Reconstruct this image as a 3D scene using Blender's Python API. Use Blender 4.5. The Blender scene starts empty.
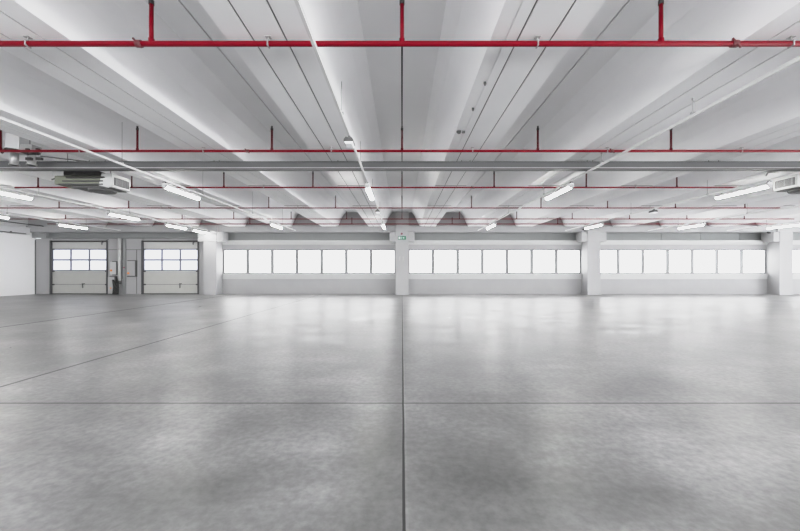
import bpy, bmesh, math, random
from mathutils import Vector, Matrix
random.seed(7)
S = bpy.context.scene
C = S.collection
F = 370.0          # focal length in pixels
EYE = 1.5

# ------------------------------------------------------------------ materials
def new_mat(name):
    m = bpy.data.materials.new(name); m.use_nodes = True
    nt = m.node_tree; b = nt.nodes['Principled BSDF']
    return m, nt, b
def N(nt, t, **kw):
    n = nt.nodes.new(t)
    for k, v in kw.items(): setattr(n, k, v)
    return n
def mat_plain(name, col, rough=.6, metal=0.0, emit=None, es=0.0, vary=0.0, scale=3.0, bump=0.0, spec=.5):
    m, nt, b = new_mat(name)
    col = tuple(col) + (1,)
    b.inputs['Roughness'].default_value = rough
    b.inputs['Metallic'].default_value = metal
    b.inputs['Specular IOR Level'].default_value = spec
    tc = N(nt, 'ShaderNodeTexCoord')
    nz = N(nt, 'ShaderNodeTexNoise'); nz.inputs['Scale'].default_value = scale; nz.inputs['Detail'].default_value = 5
    nt.links.new(tc.outputs['Object'], nz.inputs['Vector'])
    mx = N(nt, 'ShaderNodeMix', data_type='RGBA')
    mx.inputs[6].default_value = tuple(max(0, c * (1 - vary)) for c in col[:3]) + (1,)
    mx.inputs[7].default_value = tuple(min(1, c * (1 + vary)) for c in col[:3]) + (1,)
    nt.links.new(nz.outputs['Fac'], mx.inputs[0])
    nt.links.new(mx.outputs[2], b.inputs['Base Color'])
    if bump:
        bp = N(nt, 'ShaderNodeBump'); bp.inputs['Strength'].default_value = bump; bp.inputs['Distance'].default_value = .01
        nt.links.new(nz.outputs['Fac'], bp.inputs['Height']); nt.links.new(bp.outputs['Normal'], b.inputs['Normal'])
    if emit:
        b.inputs['Emission Color'].default_value = tuple(emit) + (1,)
        b.inputs['Emission Strength'].default_value = es
    return m

WHITE_CONC = (.62, .62, .63)
M = dict(
    beam=mat_plain('painted_concrete', (.80, .80, .81), .8, vary=.04, scale=1.2, bump=.05),
    slab=mat_plain('ceiling_concrete', (.76, .76, .77), .85, vary=.04, scale=.7),
    wall=mat_plain('wall_paint', (.62, .62, .63), .8, vary=.04, scale=1.5),
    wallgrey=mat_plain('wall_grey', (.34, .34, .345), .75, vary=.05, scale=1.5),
    recess=mat_plain('recess_grey', (.27, .28, .28), .8, vary=.05, scale=1.5),
    wallleft=mat_plain('left_wall_paint', (.78, .78, .785), .8, vary=.02, scale=.6),
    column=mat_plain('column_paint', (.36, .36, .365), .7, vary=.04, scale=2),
    sill=mat_plain('sill_paint', (.46, .465, .465), .6, vary=.03),
    frame=mat_plain('window_frame_grey', (.22, .225, .23), .5, vary=.03),
    pane=mat_plain('frosted_pane', (.8, .8, .8), .3, emit=(.985, .99, 1), es=2.6),
    rightfill=mat_plain('right_fill_pane', (.8, .8, .8), .3, emit=(.985, .99, 1), es=20.0),  # unseen right-hand panes, added to brighten the hall
    rearfill=mat_plain('rear_fill_pane', (.8, .8, .8), .3, emit=(.985, .99, 1), es=5.6),  # unseen rear panes, added as fill light
    rightfilldim=mat_plain('right_fill_pane_dim', (.8, .8, .8), .3, emit=(.985, .99, 1), es=5.0),  # dimmer far pane of the added right-hand glow
    doorpane=mat_plain('door_pane', (.7, .72, .78), .3, emit=(.86, .89, 1), es=.50, vary=.15, scale=6),
    joint=mat_plain('joint_black', (.015, .015, .015), .9),
    groove=mat_plain('groove_grey', (.12, .12, .12), .9),
    red=mat_plain('pipe_red', (.15, .0005, .008), .5, vary=.12, scale=4, spec=.08),
    redd=mat_plain('riser_red', (.07, .001, .006), .5, vary=.12, scale=4, spec=.15),
    dred=mat_plain('pipe_dark_red', (.09, .01, .015), .5, vary=.2, scale=4),
    black=mat_plain('black_metal', (.02, .018, .018), .45),
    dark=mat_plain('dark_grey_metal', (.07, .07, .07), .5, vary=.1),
    steel=mat_plain('galvanised_steel', (.40, .40, .40), .4, .5, vary=.12, scale=9),
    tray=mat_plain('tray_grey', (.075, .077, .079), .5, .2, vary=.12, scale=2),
    traydark=mat_plain('tray_dark_grey', (.05, .05, .05), .6),  # darker grey for the tray's top flange and the heater louvres
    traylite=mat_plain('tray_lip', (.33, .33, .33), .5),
    white=mat_plain('white_enamel', (.68, .68, .68), .4, vary=.02),
    tube=mat_plain('lit_diffuser', (.9, .9, .88), .4, emit=(1, .985, .95), es=24.0),
    off=mat_plain('unlit_diffuser', (.85, .86, .88), .3, emit=(1, 1, 1), es=.02),
    door=mat_plain('dock_door_panel', (.47, .47, .465), .55, vary=.04, scale=3),
    doorlow=mat_plain('dock_door_lower_panel', (.42, .42, .405), .55, vary=.05, scale=3),
    dframe=mat_plain('door_window_frame', (.16, .165, .20), .5),
    track=mat_plain('door_track', (.075, .075, .08), .5, .3),
    green=mat_plain('sign_green', (.005, .13, .07), .5, emit=(.01, .3, .16), es=.05),
    signwhite=mat_plain('sign_white', (.85, .87, .85), .5),
    lens=mat_plain('alarm_lens', (.22, .06, .09), .3),
    orange=mat_plain('orange_button', (.75, .25, .05), .4),
    box=mat_plain('grey_enclosure', (.40, .40, .40), .5, vary=.08),
    olive=mat_plain('olive_housing', (.16, .17, .13), .5, vary=.1),
    rubber=mat_plain('rubber', (.03, .03, .03), .8),
)

# polished concrete floor with saw-cut joints
def floor_mat():
    m, nt, b = new_mat('polished_concrete_floor')
    L = nt.links.new
    tc = N(nt, 'ShaderNodeTexCoord')
    sep = N(nt, 'ShaderNodeSeparateXYZ'); L(tc.outputs['Object'], sep.inputs[0])
    def noise(scale, detail, rough=.6, vec=None, dist=0):
        n = N(nt, 'ShaderNodeTexNoise', noise_dimensions='2D'); n.inputs['Scale'].default_value = scale
        n.inputs['Detail'].default_value = detail; n.inputs['Roughness'].default_value = rough
        n.inputs['Distortion'].default_value = dist
        L(vec or tc.outputs['Object'], n.inputs['Vector']); return n
    def ramp(src, a, c0, b_, c1):
        k = (c1 - c0) / (b_ - a)
        n = N(nt, 'ShaderNodeMath', operation='MULTIPLY_ADD'); L(src, n.inputs[0])
        n.inputs[1].default_value = k; n.inputs[2].default_value = c0 - a * k
        n2 = N(nt, 'ShaderNodeClamp'); L(n.outputs[0], n2.inputs[0]); lo, hi = min(c0, c1), max(c0, c1)
        n2.inputs[1].default_value = lo - .5 * (hi - lo); n2.inputs[2].default_value = hi + .5 * (hi - lo)
        return n2.outputs[0]
    def math_(op, a, b2=None, c=None):
        n = N(nt, 'ShaderNodeMath', operation=op)
        for i, v in enumerate((a, b2, c)):
            if v is None: continue
            if isinstance(v, (int, float)): n.inputs[i].default_value = v
            else: L(v, n.inputs[i])
        return n.outputs[0]
    rot = N(nt, 'ShaderNodeMapping'); rot.inputs['Rotation'].default_value = (0, 0, .45); rot.inputs['Scale'].default_value = (.6, 1.3, 1)
    L(tc.outputs['Object'], rot.inputs[0])
    big = noise(.55, 7, .62); mid = noise(1.3, 7, .66, rot.outputs[0]); fine = noise(16, 4, .6)
    v = math_('MULTIPLY', ramp(big.outputs['Fac'], .40, .80, .60, 1.19), ramp(mid.outputs['Fac'], .40, .86, .60, 1.13))
    v = math_('MULTIPLY', v, ramp(fine.outputs['Fac'], .4, .90, .6, 1.09))
    v = math_('MULTIPLY', v, .22)
    X, Y = sep.outputs[0], sep.outputs[1]
    # darker worn strip beside the centre joint
    wob = math_('MULTIPLY', math_('SUBTRACT', noise(.9, 4).outputs['Fac'], .5), .5)
    dx = math_('ADD', X, .12); dx = math_('ABSOLUTE', math_('ADD', dx, wob))
    strip = math_('MULTIPLY', math_('LESS_THAN', X, .0), math_('SUBTRACT', 1.0, math_('MINIMUM', math_('MULTIPLY', dx, 2.2), 1.0)))
    v = math_('MULTIPLY', v, math_('SUBTRACT', 1.0, math_('MULTIPLY', strip, .42)))
    def line(coord, pos, hw, k):
        d = math_('ABSOLUTE', math_('SUBTRACT', coord, pos))
        return math_('MULTIPLY', math_('LESS_THAN', d, hw), k)
    wx = math_('ADD', X, math_('MULTIPLY', math_('SUBTRACT', noise(1.0, 3).outputs['Fac'], .5), .012))
    jl = line(wx, 0.012, .0095, .97)
    jl = math_('MAXIMUM', jl, line(Y, 4.2, .011, .9))
    beyond = math_('GREATER_THAN', Y, 4.2)
    for p in (-5.2, -10.7):
        jl = math_('MAXIMUM', jl, math_('MULTIPLY', line(X, p, .026 if p > -8 else .055, .6), beyond))
    edge = line(wx, .03, .010, .14)
    v = math_('MULTIPLY', v, math_('ADD', 1.0, edge))
    v = math_('MULTIPLY', v, math_('SUBTRACT', 1.0, jl))
    cmb = N(nt, 'ShaderNodeCombineColor'); L(v, cmb.inputs[0]); L(v, cmb.inputs[1]); L(v, cmb.inputs[2])
    L(cmb.outputs[0], b.inputs['Base Color'])
    r = math_('ADD', ramp(mid.outputs['Fac'], .3, .27, .7, .40), math_('MULTIPLY', jl, .4))
    r = math_('ADD', r, ramp(big.outputs['Fac'], .3, .0, .7, .06))
    L(r, b.inputs['Roughness'])
    b.inputs['Specular IOR Level'].default_value = .8; b.inputs['IOR'].default_value = 1.65
    bp = N(nt, 'ShaderNodeBump'); bp.inputs['Strength'].default_value = .06; bp.inputs['Distance'].default_value = .006
    L(math_('SUBTRACT', fine.outputs['Fac'], jl), bp.inputs['Height'])
    L(bp.outputs['Normal'], b.inputs['Normal'])
    return m
M['floor'] = floor_mat()

# ------------------------------------------------------------------ helpers
def box(bm, x0, x1, y0, y1, z0, z1, mi=0):
    vs = [bm.verts.new((x, y, z)) for x in (x0, x1) for y in (y0, y1) for z in (z0, z1)]
    for q in ((0, 1, 3, 2), (4, 6, 7, 5), (0, 4, 5, 1), (2, 3, 7, 6), (0, 2, 6, 4), (1, 5, 7, 3)):
        f = bm.faces.new([vs[i] for i in q]); f.material_index = mi
def cyl(bm, p, q, r, n=12, mi=0, r2=None):
    p, q = Vector(p), Vector(q); d = (q - p); r2 = r if r2 is None else r2
    up = Vector((0, 0, 1)) if abs(d.normalized().z) < .9 else Vector((1, 0, 0))
    a = d.cross(up).normalized(); b = d.cross(a).normalized()
    A, B = [], []
    for i in range(n):
        t = 2 * math.pi * i / n; o = a * math.cos(t) + b * math.sin(t)
        A.append(bm.verts.new(p + o * r)); B.append(bm.verts.new(q + o * r2))
    for i in range(n):
        f = bm.faces.new((A[i], A[(i + 1) % n], B[(i + 1) % n], B[i])); f.smooth = True; f.material_index = mi
    f = bm.faces.new(A[::-1]); f.material_index = mi
    f = bm.faces.new(B); f.material_index = mi
def path(bm, pts, r, n=10, mi=0):
    for a, b in zip(pts[:-1], pts[1:]): cyl(bm, a, b, r, n, mi)
    for p in pts[1:-1]:
        bmesh.ops.create_icosphere(bm, subdivisions=1, radius=r * 1.02, matrix=Matrix.Translation(p))
def prism(bm, prof, y0, y1, mi=0):           # closed profile in x,z extruded along y
    A = [bm.verts.new((x, y0, z)) for x, z in prof]; B = [bm.verts.new((x, y1, z)) for x, z in prof]
    n = len(prof)
    for i in range(n):
        f = bm.faces.new((A[i], A[(i + 1) % n], B[(i + 1) % n], B[i])); f.material_index = mi
    bm.faces.new(A[::-1]).material_index = mi; bm.faces.new(B).material_index = mi
def obj(name, bm, mats, parent=None, bevel=0):
    bmesh.ops.recalc_face_normals(bm, faces=bm.faces[:])
    me = bpy.data.meshes.new(name); bm.to_mesh(me); bm.free()
    for m in (mats if isinstance(mats, (list, tuple)) else [mats]): me.materials.append(m)
    o = bpy.data.objects.new(name, me); C.objects.link(o)
    if parent: o.parent = parent
    if bevel:
        b = o.modifiers.new('bevel', 'BEVEL'); b.width = bevel; b.segments = 2; b.limit_method = 'ANGLE'
    return o
def tag(o, label, cat, group=None):
    o['label'] = label; o['category'] = cat
    if group: o['group'] = group
    return o
def thing(name, label, cat, loc=(0, 0, 0), group=None):
    o = bpy.data.objects.new(name, None); C.objects.link(o); o.location = loc; o.empty_display_size = .1
    return tag(o, label, cat, group)
def struct(name, bm, mats, parent=None, bevel=0):
    o = obj(name, bm, mats, parent, bevel)
    if not parent: o['kind'] = 'structure'
    return o
def struct_empty(name, loc):
    o = bpy.data.objects.new(name, None); C.objects.link(o); o.location = loc; o['kind'] = 'structure'; return o
def dup(root, loc):
    r = root.copy(); C.objects.link(r); r.location = loc
    for ch in list(root.children):
        c = ch.copy(); C.objects.link(c); c.parent = r
        for g in list(ch.children):
            d = g.copy(); C.objects.link(d); d.parent = c
    return r
def BM(): return bmesh.new()
ORD = ['first', 'second', 'third', 'fourth', 'fifth', 'sixth', 'seventh', 'eighth', 'ninth', 'tenth', 'eleventh', 'twelfth']

# ------------------------------------------------------------------ setting
XL, XR, YB, D = -23.7, 36.4, -9.0, 23.93
ZS, ZT = EYE + 2.8, EYE + 3.72           # beam soffit, ceiling slab
bm = BM(); box(bm, XL - .4, XR + .4, YB - .4, 24.6, -.25, 0); struct('floor', bm, M['floor'])

# left wall: smooth white panels with fine horizontal joints
bm = BM(); zs = [0, .94, 1.88, 2.82, 3.76]
for a, b in zip(zs[:-1], zs[1:]): box(bm, XL - .3, XL, YB, D, a + .004, b - .004)
box(bm, XL - .31, XL - .006, YB, D, 0, 5.5)
struct('wall_left', bm, M['wallleft'])
bm = BM(); box(bm, XL, XL + .28, YB, 23.3, 3.76, 4.18); box(bm, XL, XL + .34, YB, 23.3, 4.18, 4.22)
struct('trim_1', bm, M['wall'])
# right wall and the wall behind the camera, both with openings for the added glowing panes
bm = BM(); box(bm, XR, XR + .3, YB, 24.5, 0, 1.0); box(bm, XR, XR + .3, YB, 24.5, 3.3, 5.6)
for k in range(4):
    y = YB + k * 11; box(bm, XR, XR + .3, y, y + .5, 1.0, 3.3)
struct('wall_right', bm, M['wall'])
bm = BM(); box(bm, XL - .3, XR + .3, YB - .3, YB, 0, .5); box(bm, XL - .3, XR + .3, YB - .3, YB, 4.1, 5.6)
for x in [XL - .3] + [-12 + 12 * k - .5 for k in range(5)]: box(bm, x, x + 1.0, YB - .3, YB, .5, 4.1)
struct('wall_front', bm, M['wall'])
wn = 0
def window(x0, x1, z0, z1, y, pane, axis='x', facing=1, fw=.06):
    global wn; wn += 1
    e = struct_empty('window_%d' % wn, ((x0 + x1) / 2, y, z0) if axis == 'x' else (y, (x0 + x1) / 2, z0))
    w, h = x1 - x0, z1 - z0
    a = BM(); b = BM()
    def bx(bm_, u0, u1, v0, v1, z0_, z1_):
        if axis == 'x': box(bm_, u0, u1, v0 * facing, v1 * facing, z0_, z1_)
        else: box(bm_, v0 * facing, v1 * facing, u0, u1, z0_, z1_)
    bx(a, -w / 2, -w / 2 + fw, -.02, .08, 0, h); bx(a, w / 2 - fw, w / 2, -.02, .08, 0, h)
    bx(a, -w / 2 + fw, w / 2 - fw, -.02, .08, 0, fw * .7); bx(a, -w / 2 + fw, w / 2 - fw, -.02, .08, h - fw * .7, h)
    bx(b, -w / 2 + fw, w / 2 - fw, .03, .05, fw * .7, h - fw * .7)
    struct('window_frame', a, M['frame'], e); struct('window_pane', b, pane, e)
# far wall, bays between the columns
bays = [(-12 + .41, -.41), (.41, 11.59), (12.41, 23.59), (24.41, XR)]
bm = BM(); low = BM(); rec = BM(); led = BM()
box(rec, XL, XR, 24.3, 24.6, 3.3, 5.6)                                       # recessed strip above
for k in range(19):
    x = -11.0 + k * 2.55; box(rec, x, x + .03, 24.28, 24.3, 3.4, 4.1)
struct('wall_back_upper', rec, M['recess'])
x0 = -12.2
box(bm, x0, XR, D, D + .3, 2.90, 3.34)                                       # lintel band
box(bm, x0, XR, D, D + .3, .0, .98)                                          # parapet behind lower panels
for k in (-12, 0, 12, 24): box(bm, k - .43, k + .43, D, D + .3, .98, 2.90)
struct('wall_back', bm, M['wallgrey'])
n = 0
for i, (a, b) in enumerate(bays):
    l = BM(); box(l, a, b, D - .14, D + .35, 3.30, 3.48); box(l, a, b, D - .06, D, 3.20, 3.30); struct('trim_%d' % (2 + 3 * i), l, M['sill'], bevel=.01)
    s = BM(); box(s, a, b, D - .12, D + .2, 1.20, 1.325); box(s, a, b, D - .06, D, .98, 1.20); struct('trim_%d' % (3 + 3 * i), s, M['sill'], bevel=.01)
    p = BM()
    box(p, a, b, D - .03, D, .10, .96); box(p, a, b, D - .02, D, 0, .075); 
    struct('baseboard_back' if i == 0 else 'baseboard_back.%03d' % i, p, M['wallgrey'])
    cnt = 7; w = (b - a) / cnt
    for k in range(cnt): window(a + k * w, a + (k + 1) * w, 1.325, 2.90, D + .04, M['pane'], fw=.105)
# invented glowing panes behind and right of the camera, added to light the hall
for k in range(5):
    xx0 = (XL + .7) if k == 0 else -11.5 + 12 * (k - 1); xx1 = -12.5 + 12 * k if k < 4 else XR
    if xx1 - xx0 > 1: window(xx0, xx1, .5, 4.1, YB - .1, M['rearfill'], facing=-1, fw=.1)
for k in range(3): window(YB + .5 + 11 * k, YB + 11 + 11 * k, 1.0, 3.3, XR + .05, M['rightfill'] if k < 2 else M['rightfilldim'], axis='y', fw=.1)

# door bay wall
px = lambda x, d=D: (x - 402) * d / F
hz = lambda y, d=D: EYE + (271 - y) * d / F
bm = BM()
d1 = (px(51.2), px(107.6)); d2 = (px(142.6), px(198.6)); dz = 3.42
box(bm, XL, d1[0], D - .02, D + .5, 0, 3.60)
box(bm, d1[1], d2[0], D - .02, D + .5, 0, 3.60)
box(bm, d2[1], -12.2, D - .02, D + .5, 0, 3.60)
box(bm, d1[0], d1[1], D + .1, D + .5, dz, 3.60); box(bm, d2[0], d2[1], D + .1, D + .5, dz, 3.60)
struct('wall_back_dock', bm, M['wallgrey'])
def dock_door(n, xa, xb):
    y = D + .06; w = xb - xa
    e = struct_empty('door_%d' % n, ((xa + xb) / 2, y, 0)); h = w / 2
    p = BM(); rows = [(.05, .62), (.64, 1.46), (2.94, dz)]
    box(p, -h, h, 0, .06, 1.46, 1.50); 
    for r in rows[2:]: box(p, -h, h, 0, .06, r[0], r[1])
    struct('upper_panel', p, M['door'], e, .006)
    p = BM()
    for r in rows[:2]: box(p, -h, h, 0, .06, r[0], r[1])
    for k in range(7): box(p, -h + .02, h - .02, -.004, 0, .12 + k * .07, .13 + k * .07)
    struct('lower_panel', p, M['doorlow'], e, .006)
    p = BM(); box(p, -h, h, .062, .10, 0, dz); struct('backing_sheet', p, M['track'], e)
    p = BM(); box(p, -h, h, -.01, .06, 0, .05); struct('bottom_seal', p, M['rubber'], e)
    fr = BM(); z0, z1 = 1.50, 2.94; zm = (z0 + z1) / 2
    cw = (w - .06) / 3
    for z, t in ((z0, .07), (zm - .05, .10), (z1 - .07, .07)): box(fr, -h, h, -.015, .05, z, z + t)
    for k in range(4):
        x = -h + .03 + k * cw; box(fr, x - .05, x + .05, -.012, .05, z0, z1)
    struct('window_frame', fr, M['dframe'], e)
    gl = BM()
    for k in range(3):
        for (a, b) in ((z0 + .07, zm - .05), (zm + .05, z1 - .07)):
            box(gl, -h + .03 + k * cw + .05, -h + .03 + (k + 1) * cw - .05, .02, .03, a, b)
    struct('window_pane', gl, M['doorpane'], e)
    for s in (-1, 1):
        t = BM(); box(t, s * h - .05, s * h + .05, -.12, -.03, 0, dz + .05)
        for z in (.62, 1.48, 2.9): box(t, s * (h - .10) - .07, s * (h - .10) + .07, -.05, -.005, z - .04, z + .05)
        struct('side_track', t, M['track'], e)
    b = BM(); cyl(b, (-h, -.09, dz), (h, -.09, dz), .045); struct('top_shaft', b, M['black'], e)
    b = BM(); cyl(b, (h * .82, -.11, dz), (h * .82, -.11, dz - .22), .03); cyl(b, (h * .82, -.11, dz - .1), (h + .1, -.11, dz + .12), .02); struct('spring_bracket', b, M['track'], e)
    b = BM(); hx = .32 * h if n == 2 else .1 * h
    box(b, hx - .02, hx + .02, -.05, 0, .40, .70); box(b, hx - .05, hx + .12, -.04, 0, .66, .70); struct('handle', b, M['dark'], e)
dock_door(1, *d1); dock_door(2, *d2)

# ceiling slab and the roof beams
beams = [-1.6 - 2.93 * k for k in range(7)] + [-22.05][:0]
beams = sorted(beams + [1.6 + 3.05 * k for k in range(12)])
beams[0] = beams[0]
mids = [XL] + [(a + b) / 2 for a, b in zip(beams[:-1], beams[1:])] + [XR]
bm = BM()
for a, b in zip(mids[:-1], mids[1:]): box(bm, a + (.015 if a != XL else 0), b - (.015 if b != XR else 0), YB, 24.4, ZT, ZT + .2)
box(bm, XL, XR, YB, 24.4, ZT + .1, ZT + .3, 1)
struct('ceiling', bm, [M['slab'], M['joint']])
YE = 23.35
def beam_mesh(lip=False):
    bm = BM(); w = .51; g = .021; gd = .03
    prof = [(-w, 0)]
    for gx in (-.20, .20): prof += [(gx - g / 2, 0), (gx - g / 2, gd), (gx + g / 2, gd), (gx + g / 2, 0)]
    prof += [(w, 0), (w + .17, .42), (w + .30, .68), (w + .48, .92), (-w - .48, .92), (-w - .30, .68), (-w - .17, .42)]
    if lip: prof = [(-w, .05), (-.36, 0), (-.36, .012), (-.345, .012), (-.345, 0)] + prof[1:]
    prism(bm, prof, YB, YE)
    # dark groove fill and thin grey strips across the soffit
    for gx in (-.20, .20): box(bm, gx - g / 2, gx + g / 2, YB, YE, .012, .03, 1)
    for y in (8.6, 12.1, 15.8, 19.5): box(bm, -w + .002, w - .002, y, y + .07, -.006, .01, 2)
    return bm
proto = None
for i, x in enumerate(beams):
    k = abs(beams.index(x) - 6.5)
    if proto is None:
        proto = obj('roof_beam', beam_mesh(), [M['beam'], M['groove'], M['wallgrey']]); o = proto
    else:
        o = proto.copy(); C.objects.link(o)
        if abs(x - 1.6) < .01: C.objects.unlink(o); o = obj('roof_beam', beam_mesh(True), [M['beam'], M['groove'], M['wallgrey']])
    o.location = (x, 0, ZS)
    left = x < 0; idx = (round((-x - 1.6) / 2.93) if left else round((x - 1.6) / 3.05))
    tag(o, 'pale concrete roof beam with grooved underside, %s one %s of the centre ceiling joint' % (ORD[idx], 'left' if left else 'right'), 'beam', 'concrete roof beams running away to the window wall')

# end closures above the girders and the girders, columns
bm = BM(); box(bm, XL, XR, YE + .1, YE + .5, 4.36, ZT); struct('wall_back_gable', bm, M['wallgrey'])
names = {-12: 'beside the dock doors', 0: 'below the centre ceiling joint, carrying the exit sign', 12: 'between the middle and right window bays', 24: 'at the far right edge'}
GY0 = 23.30
gl = [(-24, -12, 'above the two dock doors'), (-12, 0, 'above the windows left of the exit sign'), (0, 12, 'above the windows right of the exit sign'), (12, 24, 'above the right window bay'), (24, 36.4, 'beyond the rightmost column')]
for a, b, t in gl:
    g = BM(); aa = max(a, XL); box(g, aa + .005, b - .005, GY0, YE + .45, 3.99, 4.36)
    box(g, aa + .005, b - .005, GY0 + .03, YE + .4, 3.95, 3.99)
    o = obj('roof_girder', g, M['column'], bevel=.015); tag(o, 'pale concrete girder ' + t, 'girder', 'girders along the window wall')
for cx in (-12, 0, 12, 24):
    e = thing('concrete_column', 'square pale concrete column with a wide head, ' + names[cx], 'column', (cx, 23.52, 0), 'columns along the window wall')
    s = BM(); box(s, -.41, .41, -.41, .43, 0, 3.99); obj('shaft', s, M['column'], e, .012)
    s = BM(); box(s, -.41, .41, -.42, -.225, 3.99, ZT - .01) if cx == 0 else box(s, -.41, .41, -.30, -.225, 3.99, 4.35)
    obj('upper_shaft', s, M['column'], e, .008)
    h = BM(); r = .78 if cx != 24 else .41
    if r > .5: box(h, .412, r, -.40, .40, 3.34, 3.94)
    box(h, -.78, -.412, -.40, .40, 3.34, 3.94); box(h, -.41, .41, -.425, -.405, 3.33, 3.98)
    obj('column_head', h, M['column'], e, .012)
    b = BM(); box(b, -.415, -.38, -.418, -.38, .02, 1.2) ; b.free()
    if cx == 0:
        pass

# ------------------------------------------------------------------ sprinkler pipework
HP = EYE + 2.72
rows = [  # y, xmin, xmax, radius, riser xs
    (4.43, -6.2, 6.4, .032, [-3.0, 0, 3.1]),
    (8.39, -10.6, 11.5, .027, [-9.1, -6.0, -2.95, 0, 3.08, 6.1, 9.2]),
    (12.05, -12.6, 10.9, .024, [-11.85, -8.8, -5.8, -2.9, 0, 3.0, 6.0, 8.95]),
    (15.97, -18.2, 16.3, .022, [-14.8, -11.8, -8.75, -5.75, -2.87, 0, 3.0, 6.0, 8.87, 11.8, 14.8]),
    (19.35, -20.5, 20.5, .021, [-17.6, -14.75, -11.5, -8.8, -5.8, -2.9, 0, 3.0, 6.0, 8.9, 11.9, 14.9, 17.9]),
    (21.4, -20.5, 22.0, .026, [-8.8, -2.9, 2.9, 9.0]),
]
rowlab = ['nearest red sprinkler pipe, thick and crossing the whole ceiling', 'second red sprinkler pipe from the camera, just in front of the grey cable tray',
          'third red sprinkler pipe, just beyond the grey cable tray', 'fourth red sprinkler pipe from the camera, crossing under the beams',
          'fifth red sprinkler pipe from the camera, close to the window wall', 'farthest red sprinkler pipe, against the girders of the window wall']
def riser(parent, x, h, r):
    b = BM(); cyl(b, (x, 0, 0), (x, 0, h), r, 10); cyl(b, (x, 0, -.005), (x, 0, .06), r * 1.35, 10)
    ro = obj('riser', b, M['redd'] if r < .025 else M['red'], parent)
    b = BM(); cyl(b, (x, 0, h), (x, 0, h + .05), r * 1.25, 10); cyl(b, (x, 0, h + .05), (x, 0, h + .085), r * .6, 8, r2=r * .3); cyl(b, (x, 0, h + .085), (x, 0, h + .095), r * .9, 10)
    box(b, x - .02, x - .012, -.005, .005, h + .04, h + .09); box(b, x + .012, x + .02, -.005, .005, h + .04, h + .09)
    obj('sprinkler_head', b, M['black'], ro)
for i, (y, xa, xb, r, rs) in enumerate(rows):
    e = thing('sprinkler_pipe', rowlab[i], 'pipe', (0, y, HP), 'red sprinkler pipes under the ceiling')
    b = BM(); cyl(b, (xa, 0, 0), (xb, 0, 0), r, 16); obj('pipe_run', b, M['red'], e)
    for x in rs:
        h = .47 if i < 2 else (.36 if abs(x) > 8.5 else .44)
        if i >= 4: h = .30
        riser(e, x, h, r * .85 if i else .025)
    # couplings and hanger clamps
    cps = {0: [-3.15, 3.98], 1: [-3.5, 4.75], 2: [-9, 2.3], 3: [-10, 8]}.get(i, [])
    for x in cps:
        b = BM(); cyl(b, (x - .035, 0, 0), (x + .035, 0, 0), r * 1.3, 12); cyl(b, (x - .05, -.03, r * 1.5), (x + .05, -.03, -r * 1.9), .012, 8)
        obj('coupling', b, M['dred'], e)
    cl = {0: [-4.48, -1.6, 1.62, 4.66], 1: [-7.3, -4.5, -1.6, 1.6, 4.65, 7.7], 2: [-7.4, -4.5, 4.6, 7.6], 3: [-10.4, -4.5, 4.6, 10.7], 4: [-7.4, 7.6], 5: [-10, 10]}[i]
    for x in cl:
        b = BM(); box(b, x - .008, x + .008, -r * 1.15, r * 1.15, -r * 1.12, r * 1.12); box(b, x - .006, x + .006, -.006, .006, r, ZS - HP)
        box(b, x - .03, x + .03, -.03, .03, ZS - HP - .008, ZS - HP)
        obj('pipe_clamp', b, M['steel'], e)
# dark valve pipework on the left, above the tray
e = thing('valve_pipework', 'black pipework with two valves at the left edge above the grey cable tray', 'pipe', (-9.3, 8.7, HP))
b = BM(); path(b, [(-.12, 0, .06), (.0, 0, .16), (.25, 0, .12), (.50, 0, .04), (.78, 0, .04)], .03); obj('pipe_run', b, M['black'], e)
for x in (.52, .76):
    b = BM(); cyl(b, (x, -.02, 0), (x, -.02, .13), .022); cyl(b, (x, -.02, .10), (x, -.02, .15), .045); box(b, x - .03, x + .10, -.05, .01, -.12, -.06); obj('valve', b, M['black'], e)
b = BM(); cyl(b, (.80, 0, -.02), (1.75, .42, -.05), .018); obj('drain_pipe', b, M['dark'], e)
e = thing('air_duct', 'pale boxy air duct with two grey vertical stubs at the left edge above the tray', 'duct', (-9.2, 8.85, 0))
b = BM(); box(b, -.30, .04, 0, .3, EYE + 2.86, EYE + 3.3); obj('duct_box', b, M['wall'], e, .01)
b = BM(); box(b, .0, .32, .02, .28, EYE + 2.90, EYE + 3.04); obj('duct_branch', b, M['steel'], e, .01)
for x in (-.1, .1):
    b = BM(); cyl(b, (x + .05, .15, EYE + 3.0), (x + .05, .15, ZT), .008, 8); obj('hanger_rod', b, M['dark'], e)
for x in (-.2, .22):
    b = BM(); cyl(b, (x, .12, EYE + 2.56), (x, .12, EYE + 2.92), .085, 20); cyl(b, (x, .12, EYE + 2.56), (x, .12, EYE + 2.59), .10, 20); obj('vertical_stub', b, M['steel'], e)
# ------------------------------------------------------------------ cable tray across the hall
e = thing('cable_tray', 'long grey steel cable tray spanning the whole hall below the beams', 'cable tray', (0, 9.3, EYE + 2.552))
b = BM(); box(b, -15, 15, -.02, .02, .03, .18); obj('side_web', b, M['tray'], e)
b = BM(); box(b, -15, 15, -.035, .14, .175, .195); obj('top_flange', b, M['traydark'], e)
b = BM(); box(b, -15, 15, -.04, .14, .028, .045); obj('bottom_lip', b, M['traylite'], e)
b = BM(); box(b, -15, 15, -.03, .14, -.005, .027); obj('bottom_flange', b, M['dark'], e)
for x in (-7.9, -7.5, -4.75, -4.62, -1.62, 1.5, 1.72, 4.68, 4.82, 7.75, 8.0, -10.6, 10.6):
    b = BM(); cyl(b, (x, .05, .19), (x, .05, (ZT if min(abs(x - q) for q in beams) > .5 else ZS) - EYE - 2.545), .008, 8)
    obj('hanger_rod', b, M['dark'], e)

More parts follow.
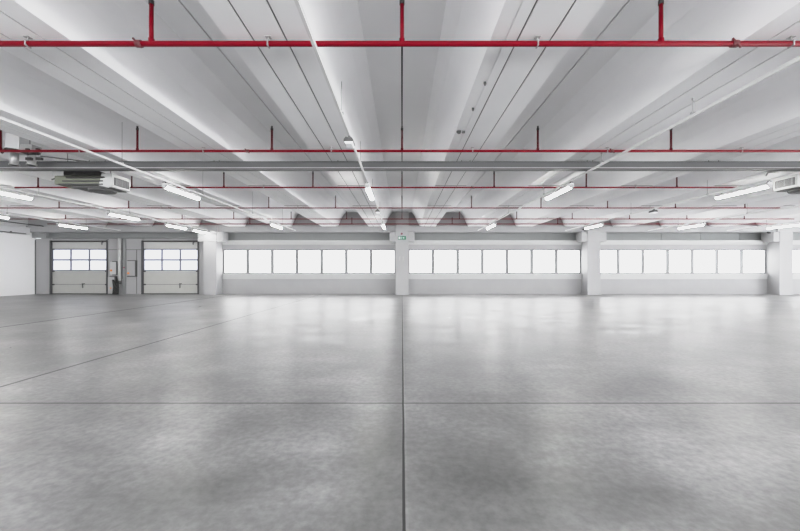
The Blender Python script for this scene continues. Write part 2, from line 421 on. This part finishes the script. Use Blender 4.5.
# ------------------------------------------------------------------ lighting rows
lines = [(-17.5, 'far left'), (-12.07, 'second from the left'), (-6.62, 'third from the left'), (-.98, 'just left of the centre joint'),
         (4.72, 'first right of the centre joint'), (10.15, 'second right of the centre joint'), (15.3, 'third right of the centre joint'), (20.2, 'farthest right')]
HT = EYE + 2.50
lit = {-17.5: [10.3, 14.7, 18.8], -12.07: [10.3, 15.2, 18.9, 21.32], -6.62: [2.0, 10.3, 18.6], -.98: [-1.2, 10.35, 18.7], 4.72: [2.0, 10.3, 18.7], 10.15: [1.8, 10.2, 18.7], 15.3: [10.2, 18.7], 20.2: [10.2, 18.7]}
unlit = {-17.5: [], -12.07: [], -6.62: [], -.98: [6.75, 14.8], 4.72: [], 10.15: [14.8], 15.3: [], 20.2: []}
def tube_light():
    e = thing('tube_light', 'x', 'light', (0, 0, 0), 'lit fluorescent tube lights hung in rows')
    b = BM(); prism(b, [(-.055, 0), (-.075, .045), (-.05, .085), (.05, .085), (.075, .045), (.055, 0)], 0, 1.75); obj('housing', b, M['white'], e)
    b = BM(); prism(b, [(-.06, .042), (-.055, -.02), (-.03, -.05), (.03, -.05), (.055, -.02), (.06, .042)], .03, 1.72); obj('diffuser', b, M['tube'], e)
    b = BM()
    for y in (0, 1.72): prism(b, [(-.065, .05), (-.06, -.025), (-.035, -.055), (.035, -.055), (.06, -.025), (.065, .05)], y, y + .028)
    obj('end_cap', b, M['box'], e)
    b = BM()
    for y in (.03, 1.5): box(b, -.03, .03, y, y + .05, .085, .10)
    cyl(b, (0, .06, .1), (0, .06, .139), .012)
    for t in range(8):
        a0, a1 = math.pi * t / 7, math.pi * (t + 1) / 7
        if t < 7: cyl(b, (.05 * math.cos(a0), .02, .10 + .033 * math.sin(a0)), (.05 * math.cos(a1), .02, .10 + .033 * math.sin(a1)), .006, 6)
    obj('hanger', b, M['dark'], e)
    return e
def small_light():
    e = thing('emergency_light', 'x', 'light', (0, 0, 0), 'small unlit emergency lights on the lighting rails')
    b = BM(); prism(b, [(-.05, .08), (-.085, .04), (-.085, .0), (.085, .0), (.085, .04), (.05, .08)], 0, .30); obj('housing', b, M['dark'], e)
    b = BM(); prism(b, [(-.08, 0), (-.06, -.04), (.06, -.04), (.08, 0)], .01, .29); obj('diffuser', b, M['off'], e)
    b = BM(); cyl(b, (0, .1, .08), (0, .1, .13), .02); box(b, -.035, .035, .06, .14, .08, .10); obj('bracket', b, M['dark'], e)
    return e
tl = small = None
deps = ['near', 'middle', 'far', 'farthest']
for x, lab in lines:
    e = thing('lighting_rail', 'thin white lighting rail hung under the beams, row %s' % lab, 'rail', (x, 0, HT), 'white lighting rails')
    y1 = 23.0 if x != -12.07 else 23.0
    b = BM(); box(b, -.018, .018, YB + .05, y1, 0, .035); box(b, -.022, .022, YB + .05, y1, .035, .042); obj('rail', b, M['white'], e)
    under = min(abs(x - q) for q in beams) < .5
    top = (ZS if under else ZT) - HT
    for y in (2.6, 6.0, 8.75, 12.3, 16.4, 20.5):
        b = BM(); cyl(b, (0, y, .042), (0, y, top), .006, 6); box(b, -.03, .03, y - .02, y + .02, .04, .075); cyl(b, (0, y, top - .03), (0, y, top), .018, 8)
        obj('hanger_rod', b, M['steel'], e)
    for k, y in enumerate(lit[x]):
        if tl is None: tl = o = tube_light()
        else: o = dup(tl, (0, 0, 0))
        o.location = (x, y, HT - .14)
        vis = [q for q in lit[x] if q > 5]
        where = 'above the camera' if y < 5 else deps[vis.index(y)] + ' tube'
        o['label'] = 'lit tube light, %s, on the rail %s' % (where, lab)
    for y in unlit[x]:
        if small is None: small = o = small_light()
        else: o = dup(small, (0, 0, 0))
        o.location = (x, y, HT - .13)
        o['label'] = 'small unlit emergency light, %s, on the rail %s' % ('before the tray' if y < 9 else 'beyond the tray', lab)

# small clips and junction on the first right-hand beam
for i, (u, v) in enumerate(((485, 82), (473, 108), (459, 131))):
    y = 2.8 * F / (271 - v) ; x = px(u, y)
    b = BM(); r = .02 if i < 2 else .05
    cyl(b, (x, y, ZS - .03), (x, y, ZS - .0), r, 12); cyl(b, (x, y, ZS - .05), (x, y, ZS - .03), r * .6, 12)
    if i == 2: box(b, x + .06, x + .12, y - .02, y + .02, ZS - .04, ZS)
    tag(obj('ceiling_sensor', b, M['dark']), 'small dark sensor under the first right-hand roof beam, ' + ['nearest of three', 'middle of three', 'farthest and largest of three'][i], 'sensor', 'small sensors under the beam')

# ------------------------------------------------------------------ air heaters
def heater(x, y, z, s, label):
    # s=+1: grille face looks towards +x
    e = thing('unit_heater', label, 'heater', (x, y, z))
    b = BM()
    w = 1.62
    def X(a): return a * s
    def bx(bm_, x0, x1, *r, mi=0): box(bm_, min(X(x0), X(x1)), max(X(x0), X(x1)), *r, mi)
    bx(b, -w, -.30, 0, .62, .10, .34); obj('coil_housing', b, M['olive'], e, .02)
    b = BM(); prism(b, [(X(-.38), .06), (X(-.30), .40), (X(0), .40), (X(0), .04), (X(-.12), .0)], -.03, .66); obj('side_cover', b, M['sill'], e, .02)
    b = BM(); bx(b, -w - .02, -.34, -.05, .30, .36, .46); bx(b, -w + .35, -.20, -.06, .3, .27, .31); obj('top_hood', b, M['black'], e, .02)
    b = BM(); bx(b, -w, -w + .30, -.07, -.04, .33, .47); obj('name_plate', b, M['white'], e)
    b = BM()
    for k in range(3): bx(b, -w + .15 + .1 * k, -.25, -.04, .0, .08 + .09 * k, .115 + .09 * k)
    obj('louvre', b, M['traydark'], e)
    b = BM(); bx(b, -w + .50, -.05, -.02, .6, .0, .07); obj('drip_tray', b, M['dark'], e, .02)
    b = BM(); cyl(b, (X(-.5), .28, -.06), (X(-.5), .28, 0), .30, 28, r2=.34); cyl(b, (X(-.5), .28, -.075), (X(-.5), .28, -.06), .22, 28); obj('fan_ring', b, M['dark'], e)
    b = BM(); bx(b, 0, .012, .04, .58, .09, .30); go = obj('grille', b, M['dark'], e)
    b = BM()
    for k in range(7): bx(b, .012, .02, .07, .55, .105 + k * .027, .118 + k * .027)
    for k in range(3): bx(b, .012, .022, .10 + .2 * k, .12 + .2 * k, .10, .29)
    obj('grille_slats', b, M['frame'], go)
    b = BM(); cyl(b, (X(-w), .1, .30), (X(-w - .16), .1, .26), .02); obj('pipe_stub', b, M['black'], e)
    for a in (-w + .1, -.3):
        b = BM(); cyl(b, (X(a), .3, .40), (X(a), .3, (ZT - z)), .008, 8); obj('hanger_rod', b, M['dark'], e)
hy = 10.2
heater(px(113, hy), hy, hz(188, hy), 1, 'grey and white air heater with side grille, hung below the cable tray on the left')
hy = 10.2
heater(px(796.5, hy), hy, hz(187.5, hy), -1, 'air heater with dark side grille, cut by the right edge beside a lit tube')
b = BM(); y = 10.4; path(b, [(px(766, y), y, hz(176, y)), (px(768, y), y, hz(172.5, y)), (px(775, y), y + .05, hz(171.5, y)), (px(792, y), y + .1, hz(169.5, y))], .022)
tag(obj('heater_pipe', b, M['steel']), 'bent grey pipe running to the air heater at the right edge', 'pipe')

# ------------------------------------------------------------------ exit sign, alarm and boxes on the columns
e = thing('exit_sign', 'small green exit sign with white running figure on the middle column', 'sign', (0, 23.08, hz(239.6, 23.1))); e.scale = (1.45, 1, 1.2)
b = BM(); box(b, -.17, .17, -.03, .02, 0, .17); obj('sign_panel', b, M['green'], e, .004)
b = BM(); y0, y1 = -.036, -.03
box(b, -.145, -.085, y0, y1, .03, .14)                       # door opening
box(b, .06, .13, y0, y1, .075, .095); 
vs = [b.verts.new((x_, y0, z_)) for x_, z_ in ((.015, .085), (.065, .045), (.065, .125))]; b.faces.new(vs)
cyl(b, (-.035, y1, .135), (-.035, y0, .135), .014, 10)
for (p, q) in (((-.04, .12), (-.045, .075)), ((-.045, .075), (-.015, .05)), ((-.015, .05), (-.02, .025)), ((-.045, .075), (-.07, .045)), ((-.04, .11), (-.01, .095)), ((-.04, .11), (-.07, .09))):
    cyl(b, (p[0], y0 + .002, p[1]), (q[0], y0 + .002, q[1]), .007, 6)
obj('pictogram', b, M['signwhite'], e)
e = thing('alarm_beacon', 'small round dark red alarm beacon above the exit sign', 'alarm', (-.02, 23.082, hz(233.8, 23.1)))
b = BM(); cyl(b, (0, .02, 0), (0, -.02, 0), .085, 20); obj('base', b, M['box'], e)
b = BM(); cyl(b, (0, -.02, 0), (0, -.07, 0), .07, 20, r2=.045); obj('lens', b, M['lens'], e)
for u, lab in ((399.8, 'left'), (403.3, 'right')):
    b = BM(); x = px(u, 23.1); box(b, x - .04, x + .04, 23.08, 23.115, hz(260.5, 23.1), hz(256.5, 23.1))
    tag(obj('switch_box', b, M['box'], None, .004), 'small grey switch box on the middle column, %s of two' % lab, 'switch', 'switch boxes on the middle column')
b = BM(); x = px(768, 23.1); z = hz(232.5, 23.1); cyl(b, (x, 23.12, z), (x, 23.02, z - .02), .06, 14); cyl(b, (x + .0, 23.02, z - .02), (x - .02, 22.95, z - .04), .045, 14)
tag(obj('security_camera', b, M['black']), 'small black camera on the head of the rightmost column', 'camera')
b = BM(); x = px(584.5, 23.1); z = hz(229, 23.1); cyl(b, (x, 23.3, z), (x, 23.15, z), .05, 12); box(b, x - .06, x + .06, 23.2, 23.3, z - .06, z - .03)
tag(obj('wall_bracket', b, M['dark']), 'tiny dark bracket above the head of the column right of the exit sign', 'bracket')

# ------------------------------------------------------------------ equipment between the dock doors
Y0 = D - .02
def wbox(name, u0, u1, v0, v1, dep, m, label, cat, parts=()):
    xa, xb, za, zb = px(u0), px(u1), hz(v1), hz(v0)
    e = thing(name, label, cat, ((xa + xb) / 2, Y0, za)); w = (xb - xa) / 2; h = zb - za
    b = BM(); box(b, -w, w, -dep, -.02, 0, h); obj('casing', b, m, e, .01)
    b = BM(); box(b, -w - .04, w + .07, -.02, 0, -.05, h + .05); box(b, w, w + .05, -dep, -.02, -.03, h); obj('shadow_plate', b, M['dark'], e)  # dark plate and right strip stand in for shadow around the casing
    for (pn, pu, pv, r, pm) in parts:
        b = BM(); xx = px(pu) - (xa + xb) / 2; zz = hz(pv) - za
        cyl(b, (xx, -dep, zz), (xx, -dep - .04, zz), r, 14); obj(pn, b, pm, e)
    return e
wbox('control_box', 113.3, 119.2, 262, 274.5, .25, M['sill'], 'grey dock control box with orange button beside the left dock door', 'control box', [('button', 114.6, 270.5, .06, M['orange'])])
Y0 -= .012
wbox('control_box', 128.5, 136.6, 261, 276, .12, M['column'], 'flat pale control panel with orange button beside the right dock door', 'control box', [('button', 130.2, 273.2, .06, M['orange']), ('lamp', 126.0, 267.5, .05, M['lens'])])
Y0 += .012
b = BM(); box(b, px(129), px(137), Y0 - .16, Y0, hz(276.6), hz(275.8)); tag(obj('wall_shelf', b, M['dark']), 'thin dark shelf strip under the pale control panel', 'shelf')
e = thing('downpipe', 'pale vertical downpipe on the wall between the dock doors', 'pipe', (px(121.7), Y0 - .17, 0))
b = BM(); cyl(b, (0, 0, hz(281)), (0, 0, 3.6), .09, 18); obj('pipe_run', b, M['sill'], e)
b = BM()
for v in (249.5,): cyl(b, (0, 0, hz(v) - .03), (0, 0, hz(v) + .03), .10, 18); 
obj('pipe_collar', b, M['box'], e)
b = BM(); cyl(b, (0, 0, hz(284)), (0, 0, hz(281)), .10, 16); obj('pipe_foot', b, M['dark'], e)
e = thing('steel_guard', 'grey strip guard rising behind the downpipe to the ceiling', 'guard', (px(125), Y0 - .02, 0))
b = BM(); box(b, -.11, .11, -.04, 0, .02, 3.58); obj('plate', b, M['frame'], e)
b = BM(); box(b, -.125, -.10, -.06, 0, 1.0, 3.58); obj('edge_strip', b, M['dark'], e)
e = thing('hose_bundle', 'black folded hose bundle on the floor between the dock doors', 'hose', (px(120), Y0 - .38, 0))
b = BM()
for k, (x, hh) in enumerate(((-.12, .95), (-.03, .75), (.06, .6), (.15, .85))): path(b, [(x, 0, .02), (x + .05, .0, hh * .5), (x - .02, 0, hh)], .06, 10)
obj('hose_loop', b, M['rubber'], e)
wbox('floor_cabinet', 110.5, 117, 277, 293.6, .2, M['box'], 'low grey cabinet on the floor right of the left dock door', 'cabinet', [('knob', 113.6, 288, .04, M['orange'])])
for (u, v) in ((111.3, 249.6), (111.0, 278), (137.3, 249.6), (137.6, 279)):
    pass
b = BM(); box(b, px(108.8), px(142), Y0 - .012, Y0, hz(249.9), hz(249.5)); box(b, px(136.7), px(137.2), Y0 - .012, Y0, 0.02, hz(249.9)); struct('trim_20', b, M['dark'])
b = BM()
for (u, v) in ((111.3, 249.6), (137.3, 249.6), (111.2, 278.5)): box(b, px(u) - .05, px(u) + .05, Y0 - .07, Y0 - .013, hz(v) - .05, hz(v) + .05)
b.free()
for yy, xx, zz, lab in ((0, XL + .42, 3.80, 'lower'), (0, XL + 1.5, 4.27, 'upper')):
    b = BM(); cyl(b, (xx, 0, zz), (xx, 22.9, zz), .028, 8)
    for q in range(4, 23, 3): box(b, xx - .04, xx + .04, q, q + .05, zz - .03, zz + (.07 if lab == 'lower' else .03))
    tag(obj('wall_conduit', b, M['dark']), 'thin dark conduit running along the top of the left wall, %s of two' % lab, 'conduit', 'conduits on the left wall')
# dark post edge at the left corner
b = BM(); box(b, XL, XL + .05, Y0 - .03, Y0, 0, 3.5); struct('trim_21', b, M['track'])
b = BM(); box(b, XL + .05, d1[0] - .1, Y0 - .25, Y0, 3.62, 3.94); box(b, d1[0], -12.5, Y0 - .1, Y0 + .3, 3.64, 3.68); struct('trim_22', b, M['recess'])

# ------------------------------------------------------------------ world, camera, colour
w = bpy.data.worlds.new('world'); S.world = w; w.use_nodes = True
w.node_tree.nodes['Background'].inputs[0].default_value = (.9, .95, 1, 1); w.node_tree.nodes['Background'].inputs[1].default_value = 1.0
cam = bpy.data.cameras.new('camera'); co = bpy.data.objects.new('camera', cam); C.objects.link(co); S.camera = co
co.location = (0, 0, EYE); co.rotation_euler = (math.pi / 2, 0, 0)
cam.sensor_width = 36; cam.lens = 36 * F / 800; cam.shift_x = -2 / 800; cam.shift_y = 5.5 / 800; cam.clip_end = 200
S.view_settings.view_transform = 'Standard'; S.view_settings.look = 'None'
vs_ = S.view_settings
vs_.use_curve_mapping = True
cm = vs_.curve_mapping; cm.use_clip = False; cm.extend = 'HORIZONTAL'
cv = cm.curves[3]
G = 2 ** 1.16                                  # overall gain, with soft highlight roll-off as in the bracketed photograph
cv.points[0].location = (0, 0); cv.points[1].location = (14.0 / G, .93)
for x_, y_ in ((.3, .3), (.6, .60), (.8, .73), (1.2, .82), (2.2, .87), (6.0, .905)): cv.points.new(x_ / G, y_)
for p_ in cv.points: p_.handle_type = 'VECTOR' if p_.location[0] < .5 / G else 'AUTO_CLAMPED'
cm.update()
S.view_settings.exposure = 0.0; S.view_settings.gamma = 1.0
S.cycles.max_bounces = 16; S.cycles.diffuse_bounces = 10; S.cycles.glossy_bounces = 4
S.cycles.sample_clamp_indirect = 6
